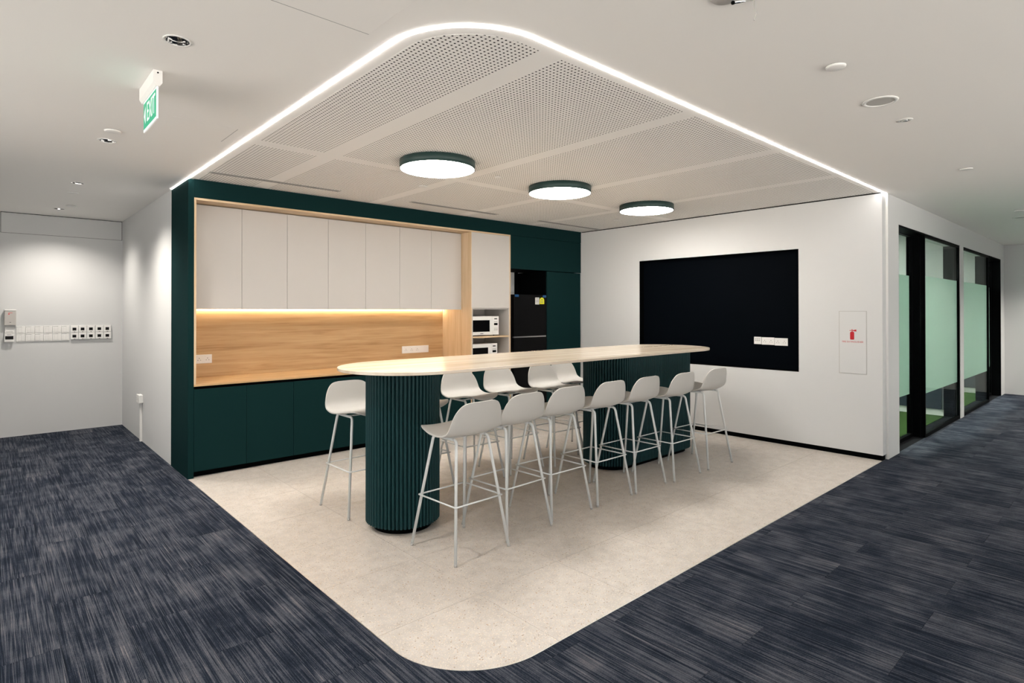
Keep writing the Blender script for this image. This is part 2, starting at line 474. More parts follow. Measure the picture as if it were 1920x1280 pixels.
# ================================================================== SETTING: floor
CX, CYC = XL + RC, YF + RC
OUT = round_region(XL, YF, 14.2, 9.6, RC, CX, CYC)       # everything that is not corridor carpet
X0, Y0 = -4.0, -4.0                        # open edges behind the camera, placed to let added daylight in
floor = box('floor', (X0, XE, Y0, YW, -0.10, -0.008), backing)
tag(floor, 'dark striped carpet planks around a pale terrazzo tiled floor', 'floor', kind='structure')
PW, PL = 0.2505, 1.016
plank_me = prism_mesh('carpet_plank', [(-PW / 2 + .0006, -PL / 2 + .0008), (PW / 2 - .0006, -PL / 2 + .0008), (PW / 2 - .0006, PL / 2 - .0008), (-PW / 2 + .0006, PL / 2 - .0008)], -0.007, 0.0)
plank_me.materials.append(carpet)
rest_v, rest_f = [], []
seen = 0
for i in range(-28, 56):
    x0, x1 = i * PW, (i + 1) * PW
    for j in range(-9, 10):
        y0 = 0.735 + j * PL + (PL / 2 if i % 2 == 0 else 0.0)
        y1 = y0 + PL
        if x1 > XE: x1c = XE
        else: x1c = x1
        y1c, y0c = min(y1, YW), max(y0, Y0)
        if y1c <= y0c or x1c <= x0 or x0 < X0 - PW / 2: continue
        rect = [(x0 + .0006, y0c + .0008), (x1c - .0006, y0c + .0008), (x1c - .0006, y1c - .0008), (x0 + .0006, y1c - .0008)]
        if len(rect) < 3: continue
        pieces = minus_convex(rect, OUT)
        if not pieces or sum(area(q) for q in pieces) < 4e-4: continue
        vis = False
        for a in range(5):
            for b in range(9):
                p = project((x0 + (x1c - x0) * a / 4, y0c + (y1c - y0c) * b / 8, 0))
                px, py = (x0 + (x1c - x0) * a / 4, y0c + (y1c - y0c) * b / 8)
                if p and -8 < p[0] < 1928 and -8 < p[1] < 1288 and not (px > XL and py > YF): vis = True
        whole = len(pieces) == 1 and abs(area(pieces[0]) - area(plank_me_rect := rect)) < 1e-7 and y1c == y1 and y0c == y0 and x1c == x1
        c = ((x0 + x1) / 2, (y0 + y1) / 2)
        if vis and seen < 299:
            seen += 1
            if whole:
                link('carpet_plank', plank_me, None, floor, (c[0], c[1], 0))
            else:
                v, f = [], []
                for q in pieces:
                    n = len(v); k = len(q)
                    v += [(a - c[0], b - c[1], 0) for a, b in q] + [(a - c[0], b - c[1], -0.007) for a, b in q]
                    f.append(tuple(range(n, n + k)))
                    f += [(n + (s + 1) % k, n + s, n + k + s, n + k + (s + 1) % k) for s in range(k)]
                link('carpet_plank', mesh_from('carpet_plank', v, f), carpet, floor, (c[0], c[1], 0))
        else:
            for q in pieces:
                n = len(rest_v)
                rest_v += [(a, b, 0) for a, b in q]; rest_f.append(tuple(range(n, n + len(q))))
tag(link('carpet', mesh_from('carpet', rest_v, rest_f), carpet, floor, (0, 0, 0)), kind='stuff')

TERR = round_region(XL + .004, YF + .004, XT, YK + 0.07, RC - .004, CX, CYC)
grout_bed = link('grout_bed', prism_mesh('grout_bed', TERR, -0.0079, -0.0012), grout, floor, (0, 0, 0))
tile_me = {}
for i in range(9):
    for j in range(7):
        x0, y0 = 1.336 + 0.6 * i, 1.80 + 0.605 * j
        r = clip_convex([(x0 + .0008, y0 + .0008), (x0 + .5992, y0 + .0008), (x0 + .5992, y0 + .6042), (x0 + .0008, y0 + .6042)], TERR)
        if not r: continue
        c = (x0 + 0.3, y0 + 0.3025)
        if abs(area(r) - .5984 * .6034) < 1e-6:
            if 'full' not in tile_me:
                tile_me['full'] = prism_mesh('terrazzo_tile', [(a - c[0], b - c[1]) for a, b in r], -0.0011, 0.0)
            me = tile_me['full']
        else:
            me = prism_mesh('terrazzo_tile', [(a - c[0], b - c[1]) for a, b in r], -0.0011, 0.0)
        link('terrazzo_tile', me, terrazzo, floor, (c[0], c[1], 0))

def path_strip(pts_in, pts_out, z0, z1, name):
    n = len(pts_in)
    v = [(p[0], p[1], z) for z in (z0, z1) for p in pts_in] + [(p[0], p[1], z) for z in (z0, z1) for p in pts_out]
    f = []
    for i in range(n - 1):
        a, b, c, d = i, i + 1, n + i, n + i + 1
        e, g, h, k = 2 * n + i, 2 * n + i + 1, 3 * n + i, 3 * n + i + 1
        f += [(a, e, g, b), (c, d, k, h), (a, b, d, c), (e, h, k, g)]
    f += [(0, n, 3 * n, 2 * n), (n - 1, 3 * n - 1, 4 * n - 1, 2 * n - 1)]
    bm = bmesh.new(); me = mesh_from(name, v, f); bm.from_mesh(me); bpy.data.meshes.remove(me)
    return bm_mesh(name, bm)

def corner_path(off, ya, xb, n=28):
    """Path along x = XL, round the corner, along y = YF; off < 0 lies outside."""
    x, y, r = XL + off, YF + off, RC - off
    return [(x, ya)] + [(CX - r * math.cos(PI / 2 * k / n), CYC - r * math.sin(PI / 2 * k / n)) for k in range(n + 1)] + [(xb, y)]

tag(link('highlight_1', path_strip(corner_path(0.0035, YK - .002, XT + .1), corner_path(0.0005, YK - .002, XT + .1), -0.007, 0.0012, 'highlight_1'), steel),
    'thin metal edging between terrazzo floor and carpet', 'edging', kind='structure')

bounce_mat = mat('bounce_stone', (0.62, 0.60, 0.57, 1), 0.9, spec=0.1); fine_bump(bounce_mat, 40, 0.2)
tag(link('bounce_plane', mesh_from('bounce_plane', [(-40, -40, -.12), (40, -40, -.12), (40, Y0 - .02, -.12), (X0 - .02, Y0 - .02, -.12), (X0 - .02, 40, -.12), (-40, 40, -.12)], [(0, 1, 2, 3, 4, 5)]), bounce_mat),
    'added unseen pale plane behind the camera, bouncing sunlight onto the ceiling', 'bounce_plane', kind='structure')  # out of view; added so sunlight bounces up to the ceiling

# ================================================================== SETTING: ceiling
DL_X = 0.62
DL_Y = [-1.1, 0.9, 2.89, 4.91, 6.71, 8.54]
HOLE = 0.050
cv, cf = [], []
def quad(x0, x1, y0, y1, z):
    n = len(cv); cv.extend([(x0, y0, z), (x1, y0, z), (x1, y1, z), (x0, y1, z)]); cf.append((n + 3, n + 2, n + 1, n))
DC_Y = 0.18
DC_X = [1.9, 4.1, 6.3, 8.5, 10.7, 12.9]
def holed_cell(cx, cy):
    n = len(cv); K = 32
    for k in range(K):
        a = 2 * PI * k / K
        cv.append((cx + HOLE * math.cos(a), cy + HOLE * math.sin(a), ZC))
    for k in range(K):
        a = 2 * PI * k / K
        s = 0.1 / max(abs(math.cos(a)), abs(math.sin(a)))
        cv.append((cx + s * math.cos(a), cy + s * math.sin(a), ZC))
    for k in range(K):
        k2 = (k + 1) % K
        cf.append((n + k, n + k2, n + K + k2, n + K + k))
S0, S1 = DL_X - 0.1, DL_X + 0.1
quad(X0, S0, Y0, YW + .2, ZC); quad(S1, XE + .2, Y0, DC_Y - .1, ZC); quad(S1, XE + .2, DC_Y + .1, YW + .2, ZC)
y = Y0
for dy in DL_Y:
    quad(S0, S1, y, dy - 0.1, ZC); y = dy + 0.1
    holed_cell(DL_X, dy)
quad(S0, S1, y, YW + .2, ZC)
x = S1
for dx in DC_X:
    quad(x, dx - 0.1, DC_Y - .1, DC_Y + .1, ZC); x = dx + 0.1
    holed_cell(dx, DC_Y)
quad(x, XE + .2, DC_Y - .1, DC_Y + .1, ZC)
n = len(cv)                                  # closed back of the slab
cv.extend([(X0, Y0, ZC + .25), (XE + .2, Y0, ZC + .25), (XE + .2, YW + .2, ZC + .25), (X0, YW + .2, ZC + .25)]); cf.append((n, n + 1, n + 2, n + 3))
ceiling = tag(link('ceiling', mesh_from('ceiling', cv, cf), ceil_white), 'white plaster ceiling with perforated panels over the pantry', 'ceiling', kind='structure')
PERF = round_region(XL + .075, YF + .065, XT - .012, YK - .008, RC - .075, CX, CYC)
fields_x = [(1.41, 1.89), (2.021, 3.096), (3.224, 4.312), (4.438, 5.508), (5.642, 6.65)]
fields_y = [(1.875, 4.182), (4.307, 5.785)]
for (x0, x1) in fields_x:
    for (y0, y1) in fields_y:
        r = clip_convex([(x0, y0), (x1, y0), (x1, y1), (x0, y1)], PERF)
        c = (x0 + 0.0125, y0 + 0.0125)
        link('perforated_panel', prism_mesh('perforated_panel', [(a - c[0], b - c[1]) for a, b in r], -0.0007, -0.0002), perforated, ceiling, (c[0], c[1], ZC))

# ================================================================== SETTING: walls
S = lambda o, l, c='wall': tag(o, l, c, kind='structure')
S(box('wall_left', (X0, XL, YW, YW + .15, 0, ZC - .001), wall_white), 'white wall at the far left carrying switches')
S(box('wall_side', (XL, XL + .12, YB + .002, YW - .001, 0, ZC - .001), wall_white), 'white side wall beside the green pantry corner')
S(box('wall_kitchen', (XL + .12, 6.655, YB, YB + .12, 0, ZC - .001), wall_white), 'white wall behind the kitchen cabinets')
NY0, NY1, NZ0, NZ1, ND = 2.622, 4.733, 0.83, 2.192, 0.09      # display niche
X2 = 6.93
wall_right = S(boxes('wall_right', [
    (XT, X2, YF, NY0, 0.05, ZC - .014), (XT, X2, NY1, YB + .12, 0.05, ZC - .014), (XT, X2, NY0, NY1, 0.05, NZ0), (XT, X2, NY0, NY1, NZ1, ZC - .014),
    (XT + ND + .03, X2, NY0, NY1, NZ0, NZ1)], wall_white), 'white wall with a black recessed display niche')
S(box('highlight_2', (XT + .012, X2 - .01, YF + .012, YK, ZC - .014, ZC - .001), dark_hole), 'thin black shadow gap between white wall and ceiling', 'shadow gap')
S(box('baseboard_right', (XT + .012, X2 - .02, YF + .012, YB, 0.0, 0.05), black), 'black recessed skirting under the white niche wall', 'skirting')
# corridor wall with its two glazed openings
A0, A1, B0, B1, C0, C1 = 7.16, 8.25, 10.10, 10.315, 12.287, 13.36
ZO = 2.42
S(boxes('wall_corridor', [
    (6.776, A0, YG, 1.99, 0, ZC - .001), (A0, C1, YG, 1.99, ZO, ZC - .001), (B0, B1, YG, 1.99, 0, ZO), (C1, XE, YG, 1.99, 0, ZC - .001)], wall_white),
  'white corridor wall around the two glazed openings')
S(box('highlight_strip', (6.770, 6.7759, YG - .004, YG + .016, 0, ZC - .002), white_plastic), 'narrow white strip standing for the highlight at the end of niche wall', 'highlight')  # strip built in place of a bright highlight on the wall corner
S(box('wall_end', (XE, XE + .15, Y0, YG + .3, 0, ZC - .001), wall_white), 'white wall closing the end of the corridor')
S(box('wall_passage_shade', (-1.35, -1.2, 5.4, YW - .001, 0, ZC - .001), wall_white), 'added unseen white wall that darkens the left passage ceiling')  # never in view; added to keep daylight off the far-left ceiling
S(box('wall_opposite_shade', (7.4, XE - .001, -1.9, -1.75, 0, ZC - .001), wall_white), 'added unseen white wall that dims the right corridor')  # unseen wall, added to shade the far end of the corridor
# rooms behind the glass
S(box('wall_partition', (10.15, 10.30, 1.992, 5.6, 0, ZC - .001), room_grey), 'pale partition wall between the two glazed rooms')
S(box('wall_room_back', (X2 + .002, XE, 5.6, 5.75, 0, ZC - .001), room_grey), 'pale back wall of the glazed rooms')
S(box('wall_room_end', (13.42, 13.57, 1.992, 5.6, 0, ZC - .001), room_grey), 'pale end wall of the far glazed room')
S(box('floor_room', (X2 + .002, 13.42, 1.992, 5.6, -0.007, 0.002), moss), 'mossy green carpet inside the glazed rooms', 'floor')
for k, (xa, xb) in enumerate(((10.14, 10.1499), (13.41, 13.4199))):
    S(box('baseboard_room_%d' % (k + 1), (xa, xb, 2.0, 5.59, 0.003, 0.09), white_plastic), ['white skirting in the nearer glazed room', 'white skirting in the farther glazed room'][k], 'skirting')
pan = thing('wall_panel', 'dark navy panel low on the partition wall seen through glass', 'wall panel', (10.13, 3.8, 0.10))
box('panel_board', (10.115, 10.1495, 2.02, 5.5, 0.10, 0.98), navy, pan, .004)
box('panel_cap', (10.105, 10.1495, 2.02, 5.5, 0.981, 1.0), white_plastic, pan, .002)
pan = thing('wall_panel', 'dark navy panel low on the end wall of farther glazed room', 'wall panel', (13.40, 3.8, 0.10))
box('panel_board', (13.385, 13.4195, 2.02, 5.5, 0.10, 0.42), navy, pan, .004)
box('panel_cap', (13.375, 13.4195, 2.02, 5.5, 0.421, 0.44), white_plastic, pan, .002)
for k, (cx, cy) in enumerate(((8.2, 3.6), (9.4, 3.6), (11.4, 3.6), (12.6, 3.6))):
    t = thing('ceiling_panel_light', ['square ceiling light in the nearer glazed room, close to the niche wall', 'square ceiling light in the nearer glazed room, by the partition',
              'square ceiling light in the farther glazed room, by the partition', 'square ceiling light in the farther glazed room, by the end wall'][k], 'ceiling light', (cx, cy, ZC), 'lights in the glazed rooms')
    boxes('frame', [(cx - .32, cx + .32, cy - .32, cy - .3, ZC - .03, ZC - .001), (cx - .32, cx + .32, cy + .3, cy + .32, ZC - .03, ZC - .001), (cx - .32, cx - .3, cy - .3, cy + .3, ZC - .03, ZC - .001), (cx + .3, cx + .32, cy - .3, cy + .3, ZC - .03, ZC - .001)], white_plastic, t)
    box('diffuser', (cx - .299, cx + .299, cy - .299, cy + .299, ZC - .02, ZC - .005), room_em, t)

# ------------------------------------------------------------------ glazing
def glazed(name, x0, x1, yc, label, cat):
    t = thing(name, label, cat, ((x0 + x1) / 2, yc, 0), kind='structure')
    fwd = 0.022
    boxes('frame', [(x0, x0 + .02, yc - fwd, yc + fwd, 0, ZO), (x1 - .02, x1, yc - fwd, yc + fwd, 0, ZO), (x0 + .02, x1 - .02, yc - fwd, yc + fwd, ZO - .03, ZO), (x0 + .02, x1 - .02, yc - fwd, yc + fwd, 0, .04)], black, t)
    g = box('pane', (x0 + .021, x1 - .021, yc - .005, yc + .005, .041, ZO - .031), glass, t)
    box('frosted_film', (x0 + .022, x1 - .022, yc + .006, yc + .007, .51, 1.925), frost, t)
    return t
xm = (A1 + B0) / 2
w1 = glazed('window_1', A1, B0 - .001, YG + .03, 'fixed glass panel with frosted band between black door recess and white post', 'window')
box('reveal_lining', (B0 - .0065, B0 - .0005, YG + .0521, 1.99, 0.003, ZO), black, w1)
w2 = glazed('window_2', B1 + .001, C0, YG + .03, 'fixed glass panel with frosted band beyond the white post', 'window')
d1 = glazed('door_1', A0 + .012, A1 - .03, YG + .15, 'recessed glass door with frosted band nearest the fire extinguisher', 'door')
d2 = glazed('door_2', C0 + .03, C1 - .012, YG + .15, 'recessed glass door with frosted band at the corridor end', 'door')
for d, (x0, x1, hx) in ((d1, (A0, A1, A1 - .12)), (d2, (C0, C1, C0 + .12))):
    box('door_reveal', (x1 - .029 if d is d1 else x1 - .011, x1 - .001 if d is d2 else x1, YG + (.0521 if d is d1 else .002), YG + .19, 0, ZO), black, d)
    box('door_reveal', (x0, x0 + .011 if d is d1 else x0 + .029, YG + (.002 if d is d1 else .0521), YG + .19, 0, ZO), black, d)
    box('door_head', (x0 + .012 if d is d1 else x0 + .03, x1 - .03 if d is d1 else x1 - .012, YG + .002, YG + .126, ZO - .02, ZO), black, d)

# ------------------------------------------------------------------ niche lining
t = thing('display_niche', 'large black recessed display niche in the white wall', 'wall niche', (XT + ND, (NY0 + NY1) / 2, NZ0))
g = .001
box('back_panel', (XT + ND, XT + ND + .028, NY0 + g, NY1 - g, NZ0 + g, NZ1 - g), black_panel, t)
box('lining', (XT - .002, XT + ND - .001, NY0 + g, NY0 + .008, NZ0 + g, NZ1 - g), black, t)
box('lining', (XT - .002, XT + ND - .001, NY1 - .008, NY1 - g, NZ0 + g, NZ1 - g), black, t)
box('lining', (XT - .002, XT + ND - .001, NY0 + .009, NY1 - .009, NZ0 + g, NZ0 + .008), black, t)
box('lining', (XT - .002, XT + ND - .001, NY0 + .009, NY1 - .009, NZ1 - .008, NZ1 - g), black, t)

# ================================================================== LIGHT STRIPS AND CEILING LIGHTS
strip = link('led_strip', path_strip(corner_path(0.008, YB, XT + .11), corner_path(-0.008, YB, XT + .11), ZC - .0040, ZC - .0005, 'led_strip'), led_em)
tag(strip, 'glowing white light strip curving round the pantry ceiling edge', 'light strip')

def disc_lamp(cx, cy, label):
    t = thing('ceiling_lamp', label, 'ceiling lamp', (cx, cy, ZC), 'round dark ceiling lamps over the table')
    H, R = 0.066, 0.30
    link('housing', lathe('housing', [(R - .006, -H), (R, -H + .001), (R, -.003), (0.0, -.003), (0.0, -.012), (R - .006, -.012)], 64, True, True), lamp_rim, t, (cx, cy, ZC))
    link('diffuser', lathe('diffuser', [(0.0, -H + .001), (R - .0065, -H + .001), (R - .0065, -H + .02), (0.0, -H + .02)], 64, False, True), disc_em, t, (cx, cy, ZC))
    return t
disc_lamp(2.668, 3.83, 'round dark-rimmed ceiling lamp nearest the camera')
disc_lamp(4.088, 3.825, 'round dark-rimmed ceiling lamp in the middle of three')
disc_lamp(5.53, 3.835, 'round dark-rimmed ceiling lamp nearest the niche wall')

def downlight(x, y, label, recessed=True, power=SPOT_W):
    t = thing('downlight', label, 'downlight', (x, y, ZC), 'chrome recessed downlights')
    link('trim_ring', lathe('trim_ring', [(.0495, -.0006), (.056, -.0006), (.0565, -.003), (.049, -.004)], 32, True, True), white_plastic, t, (x, y, ZC))
    r = link('reflector', lathe('reflector', [(.049, -.002), (.047, .012), (.040, .035), (.030, .055)], 14, False), reflector_metal, t, (x, y, ZC))
    link('led_chip', lathe('led_chip', [(0, .0555), (.030, .0555), (.030, .062), (0, .062)], 20, False, True), chip_em, t, (x, y, ZC))
    ld = bpy.data.lights.new('downlight_beam', 'SPOT')
    ld.energy = power; ld.spot_size = math.radians(135); ld.spot_blend = 1.0; ld.shadow_soft_size = 0.03; ld.color = (1.0, 0.93, 0.84)
    lo = bpy.data.objects.new('downlight_beam', ld); COL.objects.link(lo); lo.parent = t; lo.location = (0, 0, -0.006)
    return t
DL_LABEL = {2.89: 'recessed chrome downlight nearest the camera, beside the exit sign', 4.91: 'second recessed chrome downlight beyond the exit sign',
            6.71: 'third recessed chrome downlight towards the far left wall', 8.54: 'farthest recessed chrome downlight, close to the left wall'}
for yy in DL_Y:
    downlight(DL_X, yy, DL_LABEL.get(yy, 'recessed chrome downlight above and beside the camera' if yy > 0 else 'recessed chrome downlight behind the camera'),
              power=SPOT_W * (0.9 if yy > 8 else 1.5 if yy > 6 else 1.25 if yy > 4 else 0.8 if yy > 2 else 0.25))        # the passage end is dimmed up

ORDW = ['first', 'second', 'third', 'fourth', 'fifth', 'sixth']
for k, xx in enumerate(DC_X):
    downlight(xx, DC_Y, 'added unseen downlight along the corridor ceiling, %s from the rounded corner' % ORDW[k], power=SPOT_W * (3.6 if xx > 12 else 1.7 if xx > 7 else 0.06))  # lamps added out of view to brighten the corridor walls

# ================================================================== KITCHEN
YC = 5.991                                   # front plane of the wall cabinets
sur = thing('cabinet_surround', 'dark green panelled surround framing the kitchen wall', 'cabinet surround', (XL, YK, 0))
box('side_panel', (XL - .002, 1.381, YK, YB - .001, 0.0, ZC - .008), green, sur, .001)
box('top_fascia', (1.3815, 6.655, YK, YK + .018, 2.532, ZC - .003), green, sur)
box('top_filler', (1.3815, 6.655, YK + .0185, YB - .001, 2.532, 2.55), green, sur)
box('oak_lining', (1.3815, 1.399, YK, 6.404, 0.843, 2.531), oak_v, sur)
box('oak_lining', (1.3995, 5.221, YK, 6.404, 2.512, 2.531), oak_top, sur)

# oak splashback, worktop, plinth
xt = 4.545
tag(box('splashback', (1.3995, xt - .001, 6.405, YB - .001, 0.843, 1.60), oak_h), 'oak splashback panel behind the worktop', 'splashback')
tag(box('worktop', (1.3815, xt - .001, YK - .002, YB - .001, 0.824, 0.842), oak_h, None, .001), 'oak worktop over the green base cabinets', 'worktop')
tag(box('plinth', (1.382, xt - .001, 5.848, 5.866, 0.0, 0.054), black), 'black recessed plinth under the green base cabinets', 'plinth')

ORD = ['leftmost', 'second', 'third', 'fourth', 'fifth', 'sixth', 'rightmost']
edges = [1.453, 1.852, 2.297, 2.741, 3.186, 3.630, 4.078, 4.5435]
edges[0] = 1.4003
for k in range(7):
    a, b = edges[k], edges[k + 1]
    lab = 'white wall cabinet, %s of the seven above the splashback' % ORD[k]
    t = thing('wall_cabinet', lab, 'wall cabinet', ((a + b) / 2, YB, 1.525), 'white wall cabinets')
    box('body', (a + .0005, b - .0005, YC + .021, 6.404, 1.535, 2.508), cab_white, t)
    box('door', (a + .0013, b - .0013, YC, YC + .019, 1.525, 2.502), cab_white, t, .0008)
bw = (xt - .002 - 1.381) / 7
for k in range(7):
    a, b = 1.382 + bw * k, 1.382 + bw * (k + 1)
    lab = 'dark green base cabinet, %s of the seven under the worktop' % ORD[k]
    t = thing('base_cabinet', lab, 'base cabinet', ((a + b) / 2, YB, 0.055), 'green base cabinets')
    box('body', (a + .0005, b - .0005, YK + .021, YB - .002, 0.0545, 0.8235), black, t)
    box('door', (a + .0015, b - .0015, YK, YK + .019, 0.057, 0.797), green, t, .0008)
tag(box('cabinet_light', (1.41, xt - .012, 6.380, 6.394, 1.5275, 1.5345), shelf_em), 'warm light strip under the white wall cabinets', 'light strip')

# tall oven unit
tu = thing('tall_cabinet', 'tall oak-edged white cabinet holding two microwaves', 'cabinet', (4.88, YB, 0))
box('side', (xt, xt + .018, YK, YB - .001, 0, 2.511), oak_v, tu)
box('side', (5.203, 5.221, YK, YB - .001, 0, 2.511), oak_v, tu)
box('inner_lining', (xt + .0185, xt + .032, YK + .004, 6.40, 0.80, 1.544), cab_white, tu)
box('inner_lining', (5.189, 5.2025, YK + .004, 6.40, 0.80, 1.544), cab_white, tu)
box('back', (xt + .0325, 5.1885, 6.30, 6.318, 0.821, 1.5275), cab_white, tu)
box('shelf', (xt + .0325, 5.1885, YK + .001, 6.299, 1.160, 1.180), oak_top, tu)
box('shelf', (xt + .0325, 5.1885, YK + .001, 6.299, 0.800, 0.820), oak_top, tu)
box('upper_body', (xt + .0185, 5.2025, YK + .021, 6.42, 1.5285, 2.508), cab_white, tu)
box('door', (xt + .010, 5.2015, YK - .001, YK + .019, 1.545, 2.510), cab_white, tu, .0008)
box('lower_body', (xt + .0185, 5.2025, YK + .021, 6.42, 0.0, 0.798), black, tu)
box('lower_door', (xt + .0195, 5.2015, YK, YK + .019, 0.057, 0.797), green, tu, .0008)

def microwave(x0, x1, y0, z0, z1, label):
    t = thing('microwave', label, 'microwave', ((x0 + x1) / 2, y0, z0), 'microwaves in the tall cabinet')
    h = z1 - z0
    box('body', (x0, x1, y0 + .022, y0 + .36, z0 + .012, z1), white_plastic, t, .004)
    for fx in (x0 + .04, x1 - .04):
        for fy in (y0 + .06, y0 + .32):
            link('foot', lathe('foot', [(0, 0), (.012, 0), (.012, .0118), (0, .0118)], 12, False, True), dark_hole, t, (fx, fy, z0 + .0002))
    dx = x1 - .115
    d = box('door', (x0, dx, y0, y0 + .021, z0 + .012, z1), white_plastic, t, .003)
    box('door_window', (x0 + .03, dx - .045, y0 - .0012, y0 - .0002, z0 + .055, z1 - .05), glass_black, d)
    box('badge', ((x0 + dx) / 2 - .025, (x0 + dx) / 2 + .025, y0 - .001, y0 - .0002, z0 + .026, z0 + .034), label_grey, d)
    p = box('control_panel', (dx + .001, x1, y0, y0 + .021, z0 + .012, z1), white_plastic, t, .003)
    box('display', (dx + .035, dx + .085, y0 - .001, y0 - .0002, z1 - .04, z1 - .028), glass_black, p)
    box('button', (dx + .03, dx + .092, y0 - .001, y0 - .0002, z1 - .078, z1 - .070), grey_plastic, p)
    box('button', (dx + .03, dx + .092, y0 - .003, y0 - .0002, z1 - .118, z1 - .09), black, p, .001)
    for k in range(2):
        box('button', (dx + .03 + .034 * k, dx + .058 + .034 * k, y0 - .001, y0 - .0002, z0 + .072, z0 + .082), grey_plastic, p)
        box('button', (dx + .03 + .034 * k, dx + .058 + .034 * k, y0 - .001, y0 - .0002, z0 + .095, z0 + .101), grey_plastic, p)
    return t
microwave(4.60, 5.072, 5.86, 1.1802, 1.437, 'white microwave on the upper shelf of tall cabinet')
microwave(4.585, 5.045, 5.86, 0.8202, 1.078, 'white microwave on the lower shelf of tall cabinet')

# green cabinets around the refrigerator
t = thing('overhead_cabinet', 'dark green cabinet above the refrigerator', 'cabinet', (5.94, YB, 2.075))
box('body', (5.2225, 6.654, YK + .021, YB - .002, 2.085, 2.5315), black, t)
box('door', (5.2235, 6.652, YK, YK + .019, 2.080, 2.5285), green, t, .0008)
t = thing('side_cabinet', 'tall dark green cabinet between refrigerator and white wall', 'cabinet', (6.29, YB, 0))
box('body', (5.922, 6.654, YK + .021, YB - .002, 0.0, 2.072), black, t)
box('door', (5.9225, 6.640, YK, YK + .019, 0.057, 2.070), green, t, .0008)
tag(box('partition_panel', (5.872, 5.9215, YB - .03, YB - .002, 0.0, 2.084), black), 'black panel at the back of the refrigerator recess', 'panel')

fr = thing('refrigerator', 'black two-door refrigerator beside the microwave cabinet', 'refrigerator', (5.6, 5.83, 0))
FX0, FX1, FY = 5.285, 5.910, 5.79
box('body', (FX0, FX1, FY + .052, FY + .58, 0.02, 1.733), fridge_black, fr, .004)
for fx in (FX0 + .05, FX1 - .05):
    link('foot', lathe('foot', [(0, 0), (.02, 0), (.02, .0195), (0, .0195)], 12, False, True), dark_hole, fr, (fx, FY + .1, .0))
    link('foot', lathe('foot', [(0, 0), (.02, 0), (.02, .0195), (0, .0195)], 12, False, True), dark_hole, fr, (fx, FY + .5, .0))
ud = box('upper_door', (FX0, FX1, FY, FY + .051, 1.160, 1.733), fridge_black, fr, .004)
ldr = box('lower_door', (FX0, FX1, FY, FY + .051, 0.06, 1.142), fridge_black, fr, .004)
box('handle_strip', (FX0 + .006, FX1 - .004, FY + .004, FY + .04, 1.1425, 1.1595), steel, fr, .002)
s = box('energy_label', (5.685, 5.765, FY - .0012, FY - .0003, 1.60, 1.695), white_plastic, ud)
for k in range(4):
    box('label_print', (5.692, 5.758, FY - .0017, FY - .0013, 1.615 + .02 * k, 1.622 + .02 * k), label_grey, ud)
hood = [(-.045, -.045), (.045, -.045), (.045, .005)] + [(.045 * math.cos(a), .005 + .042 * math.sin(a)) for a in [PI * k / 12 for k in range(1, 12)]] + [(-.045, .005)]
me = prism_mesh('rating_label', hood, 0, .0009); me.transform(Matrix.Rotation(PI / 2, 4, 'X'))
link('rating_label', me, yellow, ud, (5.818, FY - .0003, 1.650))
for k in range(3):
    box('label_print', (5.785 + .012 * (k == 2), 5.85 - .012 * (k == 2), FY - .0017, FY - .0013, 1.622 + .022 * k, 1.630 + .022 * k), label_grey, ud)
box('blue_tape', (5.30, 5.37, FY - .0012, FY - .0003, 1.700, 1.731), blue_tape, ud)
box('blue_tape', (5.835, 5.905, FY - .0012, FY - .0003, 1.698, 1.731), blue_tape, ud)

# ================================================================== SOCKETS
def holes_bm(bm, cx, cy, z, k=1.0):
    for (hx, hy, w, h) in ((0, .011, .004, .008), (-.011, -.006, .0065, .004), (.011, -.006, .0065, .004)):
        box_bm(bm, cx + (hx - w / 2) * k, cx + (hx + w / 2) * k, cy + (hy - h / 2) * k, cy + (hy + h / 2) * k, z, z + .0006)

def socket(loc, xdir, width, height, outlets, label, group, switches=True, kind='socket'):
    t = framed('socket_outlet', label, 'socket', loc, xdir, group)
    box('face_plate', (-width / 2, width / 2, -height / 2, height / 2, 0.0003, .009), white_plastic, t, .002)
    if outlets:
        for ox in outlets:
            bm = bmesh.new(); holes_bm(bm, ox, -.004, .0091, 1.1)
            link('pin_holes', bm_mesh('pin_holes', bm), dark_hole, t)
            box('rocker_switch', (ox - .024, ox - .015, height / 2 - .024, height / 2 - .010, .0091, .0125), white_plastic, t, .001)
    return t
socket((1.612, 6.405, 1.025), (1, 0, 0), .158, .088, (-.038, .038), 'double white socket at the left end of oak splashback', 'sockets')
socket((4.112, 6.405, 1.012), (1, 0, 0), .40, .092, (-.145, -.06, .025), 'long white socket strip at right end of oak splashback', 'sockets')
xb = XT + ND
t = framed('data_outlet', 'small white data outlet in black niche, left of the sockets', 'data outlet', (xb, 3.122, 1.157), (0, -1, 0))
box('face_plate', (-.043, .043, -.043, .043, .0003, .009), white_plastic, t, .002)
for k in range(6):
    box('data_port', (-.028 + .021 * (k % 3), -.014 + .021 * (k % 3), -.006 + .019 * (k // 3), .006 + .019 * (k // 3), .0091, .0096), grey_plastic, t)
socket((xb, 3.001, 1.154), (0, -1, 0), .148, .086, (-.037, .037), 'double white socket in the black niche, next to the data outlet', 'niche sockets')
socket((xb, 2.849, 1.150), (0, -1, 0), .148, .086, (-.037, .037), 'double white socket in the black niche, nearest its right edge', 'niche sockets')

